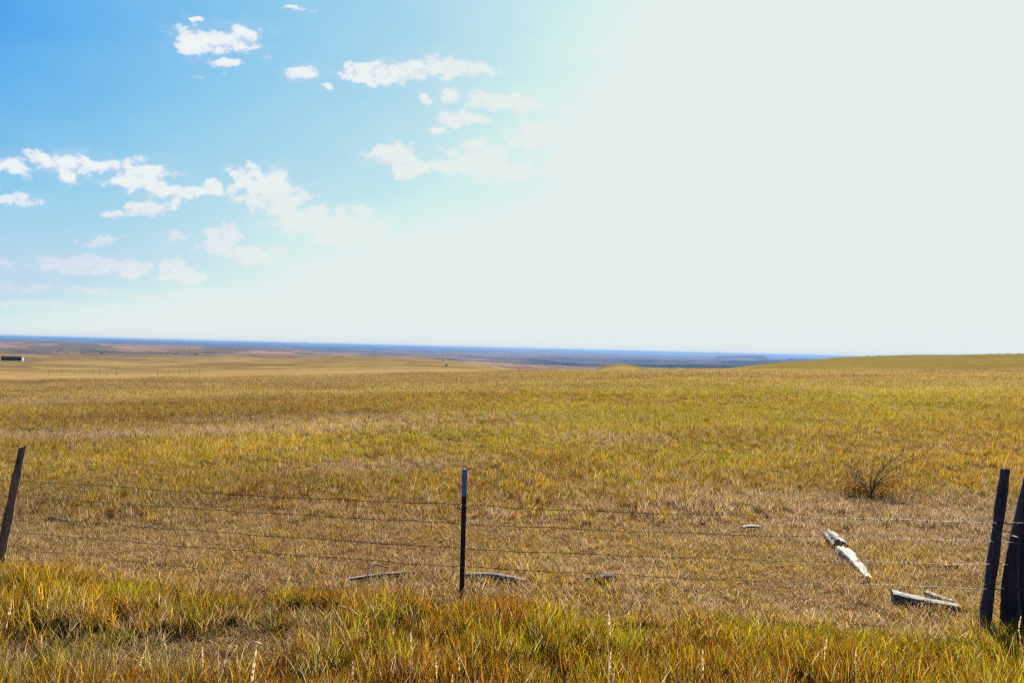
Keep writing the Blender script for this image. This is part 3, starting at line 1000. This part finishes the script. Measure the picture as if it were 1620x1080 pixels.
# ------------------------------------------------------------------ fallen timber
def log(name, pix, rads, mat, label, cat, seed, squash=.8, lift=.4, sides=22, jit=.2, group=None):
    P = []
    for k, (a, b) in enumerate(pix):
        h = hit(a, b); rr = rads[min(k, len(rads) - 1)]
        h.z += rr * lift + .012
        P.append(h)
    path = catmull(P, .04)
    n_ = len(path)
    tt = np.linspace(0, 1, len(rads))
    rd = random.Random(seed)
    rr = [float(np.interp(i / (n_ - 1), tt, rads)) * (1 + rd.uniform(-.05, .05)) for i in range(n_)]
    g = Geo().tube(path, rr, sides, True, jit, squash, .2, seed)
    ax = (path[-1] - path[0]).normalized(); N0 = len(path) * sides
    for k in range(sides):                               # splintered ends
        for ring, cap0, sg in ((0, N0, -1), (N0 - sides, N0 + sides + 1, 1)):
            off_ = ax * rd.uniform(-.25, .55) * rads[0] * sg
            g.v[ring + k] += off_; g.v[cap0 + k] += off_
    org = path[0].copy()
    o = mesh_obj(name, [v - org for v in g.v], g.f, mat, None, True, loc=org)
    # grain runs along the local Z of the texture: turn the object frame along the log
    d = (path[-1] - path[0]).normalized(); q = Vector((0, 0, 1)).rotation_difference(d)
    Mq = q.to_matrix()
    for v in o.data.vertices: v.co = Mq.transposed() @ v.co
    o.rotation_euler = Mq.to_euler()
    return tag(o, label, cat, group)


log('fallen_log', [(1331, 877), (1343, 891), (1357, 905), (1373, 922)], [.070, .098, .082, .066, .068, .044, .046], M_LOGW,
    'sun bleached white log lying on dry grass, tapering towards the camera', 'log', 1, lift=.45)
log('log_chunk', [(1313, 850), (1321, 860), (1329, 869)], [.07, .09, .085], M_LOGG,
    'grey broken chunk lying end to end behind the white log', 'log', 2, lift=.45)
log('wood_scrap', [(1175, 840), (1188, 839.5), (1200, 838.5)], [.03, .036, .028], M_LOGW,
    'small white scrap of board left of the bleached log', 'wood scrap', 3, .5, 1.4)
log('fallen_rail', [(738, 916), (775, 918), (832, 925)], [.035, .045, .03], M_LOGG,
    'grey fallen rail lying just right of the black steel post', 'rail', 4, lift=.9, squash=.7)
log('rotten_chunk', [(944, 921), (958, 920), (976, 917)], [.045, .06, .03], M_BARK,
    'larger dark rotten chunk of wood in the dry grass right of the steel post', 'wood chunk', 5, lift=.5)
log('rotten_chunk', [(912, 921), (922, 920), (932, 918)], [.02, .03, .02], M_BARK,
    'smaller dark rotten chunk of wood just left of the larger one', 'wood chunk', 6, lift=.5)
log('fallen_rail', [(553, 921), (600, 915), (655, 909)], [.018, .022, .015], M_LOGG,
    'thin pale rail lying left of the steel post beside a bent twig', 'rail', 7, lift=1.2)
log('dark_stick', [(78, 826), (92, 828), (107, 829)], [.03, .04, .025], M_BARK,
    'short dark stick lying behind the wires near the left post', 'stick', 8, lift=1.0)


# thick weathered board at the right, dark cut end facing the road
def board(pix0, pix1, w_, th_, mat, label, seed):
    a = hit(*pix0); b = hit(*pix1)
    d = (b - a); Ld = d.length; d.normalize()
    g = Geo(); n_ = 14; rd = random.Random(seed)
    prof = [(-w_ / 2, 0), (w_ / 2, 0), (w_ / 2 * .96, th_ * .9), (w_ * .2, th_), (-w_ * .25, th_ * .97), (-w_ / 2 * .95, th_ * .88)]
    for i in range(n_):
        t = i / (n_ - 1); k = 1 - .45 * t
        for a_, b_ in prof:
            g.v.append(Vector((a_ * k + rd.uniform(-.006, .006), b_ * k * (1 - .35 * t) + rd.uniform(-.004, .004), t * Ld)))
    m_ = len(prof)
    for i in range(n_ - 1):
        for k in range(m_):
            g.f.append((i * m_ + k, i * m_ + (k + 1) % m_, (i + 1) * m_ + (k + 1) % m_, (i + 1) * m_ + k))
    g.f.append(tuple(reversed(range(m_)))); g.f.append(tuple((n_ - 1) * m_ + k for k in range(m_)))
    up = Vector((0, 0, 1)); zc = d; yc = (up - zc * up.dot(zc)).normalized(); xc = yc.cross(zc)
    Mx = Matrix((xc, yc, zc)).transposed()
    o = mesh_obj('weathered_board', g.v, g.f, mat, None, False, loc=a + Vector((0, 0, .02)))
    o.rotation_euler = Mx.to_euler()
    return tag(o, label, 'board')


board((1411, 956), (1516, 967), .16, .12, M_BOARD, 'thick grey board with a dark cut end lying left of the slim right post', 4)
board((1464, 946), (1510, 957), .09, .06, M_BOARD, 'thin grey slat lying behind the thick board near the right post', 5)

# bent twig beside the thin rail
g = Geo(); h0 = hit(574, 934); h1 = hit(597, 912)
g.tube(catmull([h0 + Vector((0, 0, .0)), h0.lerp(h1, .35) + Vector((0, 0, .12)), h0.lerp(h1, .7) + Vector((0, 0, .17)), h1 + Vector((.1, 0, .10))], .03), [.009] * 4 and .008, 6, True)
tw = mesh_obj('bent_twig', [v - h0 for v in g.v], g.f, M_TWIG, None, True, loc=h0)
tag(tw, 'dark bent twig arching out of the grass beside the thin rail', 'twig')
# long dry stalks fallen over in the roadside grass
for k, (pp, lab) in enumerate((([(535, 955, .12), (552, 960, .17), (566, 972, .18), (585, 990, .06)], 'pale curved dead stalk in the roadside grass below the bent twig'),
                               ([(388, 1062, .02), (391, 1030, .22), (400, 1021, .27), (412, 1023, .24)], 'pale hooked dead stalk near the bottom left of the roadside grass'),
                               ([(418, 1040, .12), (430, 1049, .08), (441, 1056, .04)], 'short yellow reed leaning right of the hooked dead stalk'))):
    P = []
    for a, b, hgt in pp:
        d = px_dir(a, b); h = hit(a, b + hgt * 200); P.append(Vector((h.x, h.y, h.z + hgt)))
    g = Geo().tube(catmull(P, .02), .0045, 5, True)
    o = mesh_obj('dead_stalk', [v - P[0] for v in g.v], g.f, flat_mat('dead_stalk_skin', (.62, .5, .28), .7), None, True, loc=P[0])
    tag(o, lab, 'stalk')

# dark shrub with bare arching twigs
hb = hit(1375, 785)
sh = tag(empty('bare_shrub', hb), 'low dark shrub with bare arching twigs in the field at right', 'shrub')
rd = random.Random(12)
for k in range(26):
    an = rd.uniform(0, 6.28); L_ = rd.uniform(.35, .95); out = rd.uniform(.25, .8)
    if k < 5: an = rd.uniform(-.7, .5); L_ = 1.0; out = .9
    pts = []
    for i in range(10):
        t = i / 9
        pts.append(Vector((math.cos(an) * out * t ** 1.2, math.sin(an) * out * t * .8, L_ * (1.35 * t - .62 * t * t) + rd.uniform(-.01, .01))))
    g = Geo().tube(pts, [.0065 * (1 - .7 * i / 9) for i in range(10)], 5, True)
    for q in range(4):
        i = rd.randint(3, 8); p = pts[i]; v = Vector((rd.uniform(-1, 1), rd.uniform(-1, 1), rd.uniform(.1, 1))).normalized() * rd.uniform(.08, .22)
        g.tube([p, p + v * .5, p + v + Vector((0, 0, -.02))], [.0035, .003, .0018], 4, True)
    mesh_obj('stem', g.v, g.f, M_STEM, sh, True)


def leaf_cloud(n, rx, ry, rz, size, seed, lobes=5, z0=0.3):
    """leaf clumps gathered round a few uneven lobes"""
    r = np.random.RandomState(seed)
    c = np.stack([r.uniform(-.6, .6, lobes) * rx, r.uniform(-.6, .6, lobes) * ry, (z0 + r.uniform(0, 1 - z0, lobes) * .75) * rz], 1)
    rad = r.uniform(.3, .55, lobes)
    k = r.randint(0, lobes, n)
    d = r.normal(size=(n, 3)); d /= np.linalg.norm(d, axis=1)[:, None]
    p = c[k] + d * (rad[k] * r.rand(n) ** .4)[:, None] * np.array((rx, ry, rz * .7))
    p[:, 2] = np.maximum(p[:, 2], .02 * rz)
    a = r.normal(size=(n, 3)); a /= np.linalg.norm(a, axis=1)[:, None]
    b = np.cross(a, r.normal(size=(n, 3))); b /= np.linalg.norm(b, axis=1)[:, None]
    s_ = size * r.uniform(.5, 1.3, n)[:, None]
    V = np.stack([p - a * s_, p - b * s_ * .6, p + a * s_, p + b * s_ * .6], 1).reshape(-1, 3)
    return V, np.arange(4 * n).reshape(-1, 4)


Vv, Qq = leaf_cloud(2400, .80, .45, .36, .018, 5, 12, .03)
me = fast_mesh('dead_leaves', Vv, Qq); me.materials.append(leaf_mat('rusty_leaves', (.25, .125, .016), .5, .4))
o = bpy.data.objects.new('dead_leaves', me); COL.objects.link(o); o.parent = sh

# ------------------------------------------------------------------ far trees and shrubs
TREES = {}
for nm, mat, tall in (('dark', M_LEAFD, 1), ('brown', M_LEAFB, 0), ('sage', M_LEAFG, 0)):
    for k in range(2):
        Vv, Qq = leaf_cloud(260, .5, .5, 1.0, .075, 60 + k + tall * 7, 6, .35 if tall else .12)
        me = fast_mesh('crown', Vv, Qq); me.materials.append(mat)
        g = Geo().tube([(0, 0, -.05), (.01, 0, .25), (.0, .01, .6)], [.045, .035, .015], 6, True)
        for q in range(4):
            a = q * 1.6 + k; g.tube([(0, 0, .25), (.14 * math.cos(a), .14 * math.sin(a), .5), (.25 * math.cos(a), .25 * math.sin(a), .7)], [.02, .014, .006], 4, False)
        mt = bpy.data.meshes.new('trunk'); mt.from_pydata([tuple(v) for v in g.v], [], g.f); mt.update(); mt.materials.append(M_TWIG)
        TREES[(nm, k)] = (me, mt)


def far_plant(px, py, wpx, hpx, kind, label, cat='shrub', group=None, name=None):
    h = hit(px, py)
    m_px = h.y / F
    if name is None: name = 'distant_tree' if cat == 'tree' else 'distant_shrub'
    t = tag(empty(name, h, random.uniform(0, 6)), label, cat, group)
    me, mt = TREES[(kind, random.randint(0, 1))]
    for nm, m_ in (('crown', me), ('trunk', mt)):
        o = bpy.data.objects.new(nm, m_); COL.objects.link(o); o.parent = t
    t.scale = (wpx * m_px, wpx * m_px, hpx * m_px)
    return t


far_plant(160.5, 560.5, 9, 5.5, 'dark', 'largest dark green tree on the left plain, right of the shed', 'tree')
far_plant(706, 580, 5, 5.5, 'dark', 'small dark lone tree on the slope in the middle distance', 'tree')
far_plant(701, 571, 5, 2.2, 'dark', 'dark low bush uphill and left of the lone tree')
far_plant(711, 568.5, 4, 1.8, 'sage', 'grey bush on the skyline of the slope above the lone tree')
far_plant(1004, 575, 5, 4.0, 'dark', 'dark tree on top of the low tan mound', 'tree')
far_plant(998, 575.5, 2.5, 1.8, 'dark', 'tiny bush left of the tree on the tan mound')
far_plant(793, 580, 4, 2.2, 'sage', 'grey bush at the foot of the slope above the blue valley')
far_plant(279, 560.5, 16, 3.2, 'sage', 'wide grey purple thicket on the left plain')
far_plant(309, 561.5, 18, 3.2, 'dark', 'wide dark thicket right of the grey purple one')
far_plant(299, 558, 5, 2.5, 'dark', 'small dark bush above the gap between the two thickets')
far_plant(373, 554, 7, 1.4, 'dark', 'flat dark bush on the far slope right of the thickets')
far_plant(37, 544, 4, 1.4, 'dark', 'dark speck of a bush high on the pink slope above the shed')
for px, py, w_, h_ in ((32, 554, 5, 2), (39.5, 552.3, 4, 1.4), (53, 555.5, 9, 1.8), (96, 553.3, 10, 2.2), (91, 556.3, 5, 1.8), (101, 558.5, 3, 1.6),
                       (108, 559, 5, 1.8), (117, 557.5, 4, 1.8), (128, 558.2, 5, 2), (131, 560, 6, 1.6), (141, 555, 5, 1.5), (148, 555, 4, 1.5),
                       (176.5, 557.7, 3, 2), (181.5, 555.8, 3, 2), (192, 557, 6, 1.4), (77, 557.5, 3, 1.4), (66, 556.5, 4, 1.2), (205, 556.5, 5, 1.5),
                       (220, 558, 6, 1.6), (236, 557.2, 7, 1.4), (252, 559, 6, 1.4), (265, 560, 5, 1.6), (144, 560.3, 5, 1.2), (16, 549.5, 4, 1.2)):
    far_plant(px, py, w_, h_, random.choice(('dark', 'sage')), 'tiny dark shrub among others in the grey scrub band on the left plain',
              'shrub', 'small shrubs in the left scrub band')
for px, py in ((166.5, 562), (171, 561.8), (175, 562), (181, 561.8), (186, 561.8)):
    far_plant(px, py, 2.6, 1.7, 'brown', 'tiny rust brown clump in the short row right of the largest dark green tree', 'shrub', 'row of rust brown clumps')
for px, py, w_ in ((815, 576, 5), (838, 577.5, 4), (800, 573, 4), (855, 575, 5), (778, 571.5, 4), (870, 577, 6), (826, 571.5, 4)):
    far_plant(px, py, w_, 2.0, 'dark', 'tiny dark tree speckling the blue valley in the centre', 'tree', 'trees of the blue valley')
for px, py, w_ in ((1372, 564, 5), (1390, 563.5, 4), (1580, 561, 6), (1596, 560.5, 8), (1612, 560, 6), (1568, 561.5, 4)):
    far_plant(px, py, w_, 1.6, 'sage', 'low scrub bush along the skyline of the right hand hill', 'shrub', 'bushes on the right hill crest')

# ------------------------------------------------------------------ shed
hs_ = hit(18, 570.5)
k_ = hs_.y / F
Wd, Ht, Dp = 28 * k_, 7.2 * k_, 8.0
shed = tag(empty('cattle_shed', hs_), 'long low black shed with a pale roof edge, alone on the left plain', 'shed')
shed.rotation_euler.z = R(22)
g = Geo()
g.box((-Wd / 2, 0.15, -.5), (-Wd / 2 + .2, Dp, Ht * .86)); g.box((-Wd / 2 + .2, Dp - .2, -.5), (Wd / 2 - .2, Dp, Ht * .82))
g.box((-Wd / 2 + .2, 0.4, Ht * .62), (Wd / 2 - .2, .55, Ht * .86))
for i in range(1, 6):                                    # board fronts between open bays
    x0 = -Wd / 2 + .2 + (Wd - .4) * (i - 1) / 5
    if i in (1, 3, 4): g.box((x0 + .02, .4, -.5), (x0 + (Wd - .4) / 5 - .3, .55, Ht * .6))
g.build('wall', M_SHED, shed)
Geo().box((Wd / 2 - .2, 0.15, -.5), (Wd / 2, Dp, Ht * .84)).build('end_wall', M_LIT_END, shed)
g = Geo(); g.box((-Wd / 2 - .4, -.5, Ht * .88), (Wd / 2 + .4, Dp + .4, Ht * .88 + .25))
for i in (0, 1, 4, 5): g.v[i].z += .35
for i in (0, 1, 4, 5): pass
g.build('roof', M_ROOF, shed)
for i in range(6):
    xx = -Wd / 2 + .35 + (Wd - .7) * i / 5
    Geo().tube([(xx, .2, -.5), (xx, .2, Ht * .86)], .11, 8).build('shed_post', M_SHED, shed, True)

# ------------------------------------------------------------------ far pasture fence on the left
fx = [77, 98, 118, 147, 157, 170, 184, 249, 266, 283, 300, 315]
p0 = hit(118, 594.5)
pf = tag(empty('pasture_fence', p0), 'faint far wire fence with thin posts crossing the left field', 'fence')
pm = flat_mat('old_grey_post', (.19, .13, .06), .9)
FP = []
for q in fx:
    d = px_dir(q, 594); yy = 185.0
    FP.append(Vector((d.x * yy, yy, ground(d.x * yy, yy))))
rd = random.Random(3)
for p in FP:
    h_ = rd.uniform(1.1, 1.5)
    g = Geo().tube([(0, 0, -.3), (rd.uniform(-.04, .04), 0, h_ * .5), (rd.uniform(-.1, .1), 0, h_)], [.05, .048, .042], 7, True)
    o = mesh_obj('fence_post', g.v, g.f, pm, pf, True); o.location = p - p0
for hz in (.45, .8, 1.1):
    g = Geo().tube([p - p0 + Vector((0, -.08, hz)) for p in FP], .008, 4, False)
    g.build('fence_wire', M_WIRE, pf)

# ------------------------------------------------------------------ haze
g = Geo().box((-47500, -47500, -420), (47500, 47500, max(12.0, float(Z.max()) + 2)))
mh = bpy.data.materials.new('haze_air'); mh.use_nodes = True
nt_ = mh.node_tree; nt_.nodes.remove(nt_.nodes['Principled BSDF'])
pv = nt_.nodes.new('ShaderNodeVolumePrincipled')
pv.inputs['Color'].default_value = (0.15, 0.27, 0.49, 1)
pv.inputs['Density'].default_value = 8.5e-5
pv.inputs['Anisotropy'].default_value = 0.12
nt_.links.new(pv.outputs[0], nt_.nodes['Material Output'].inputs['Volume'])
hz_ = g.build('haze', mh)
tag(hz_, kind='stuff')
print('terrain z', float(Z.min()), float(Z.max()))
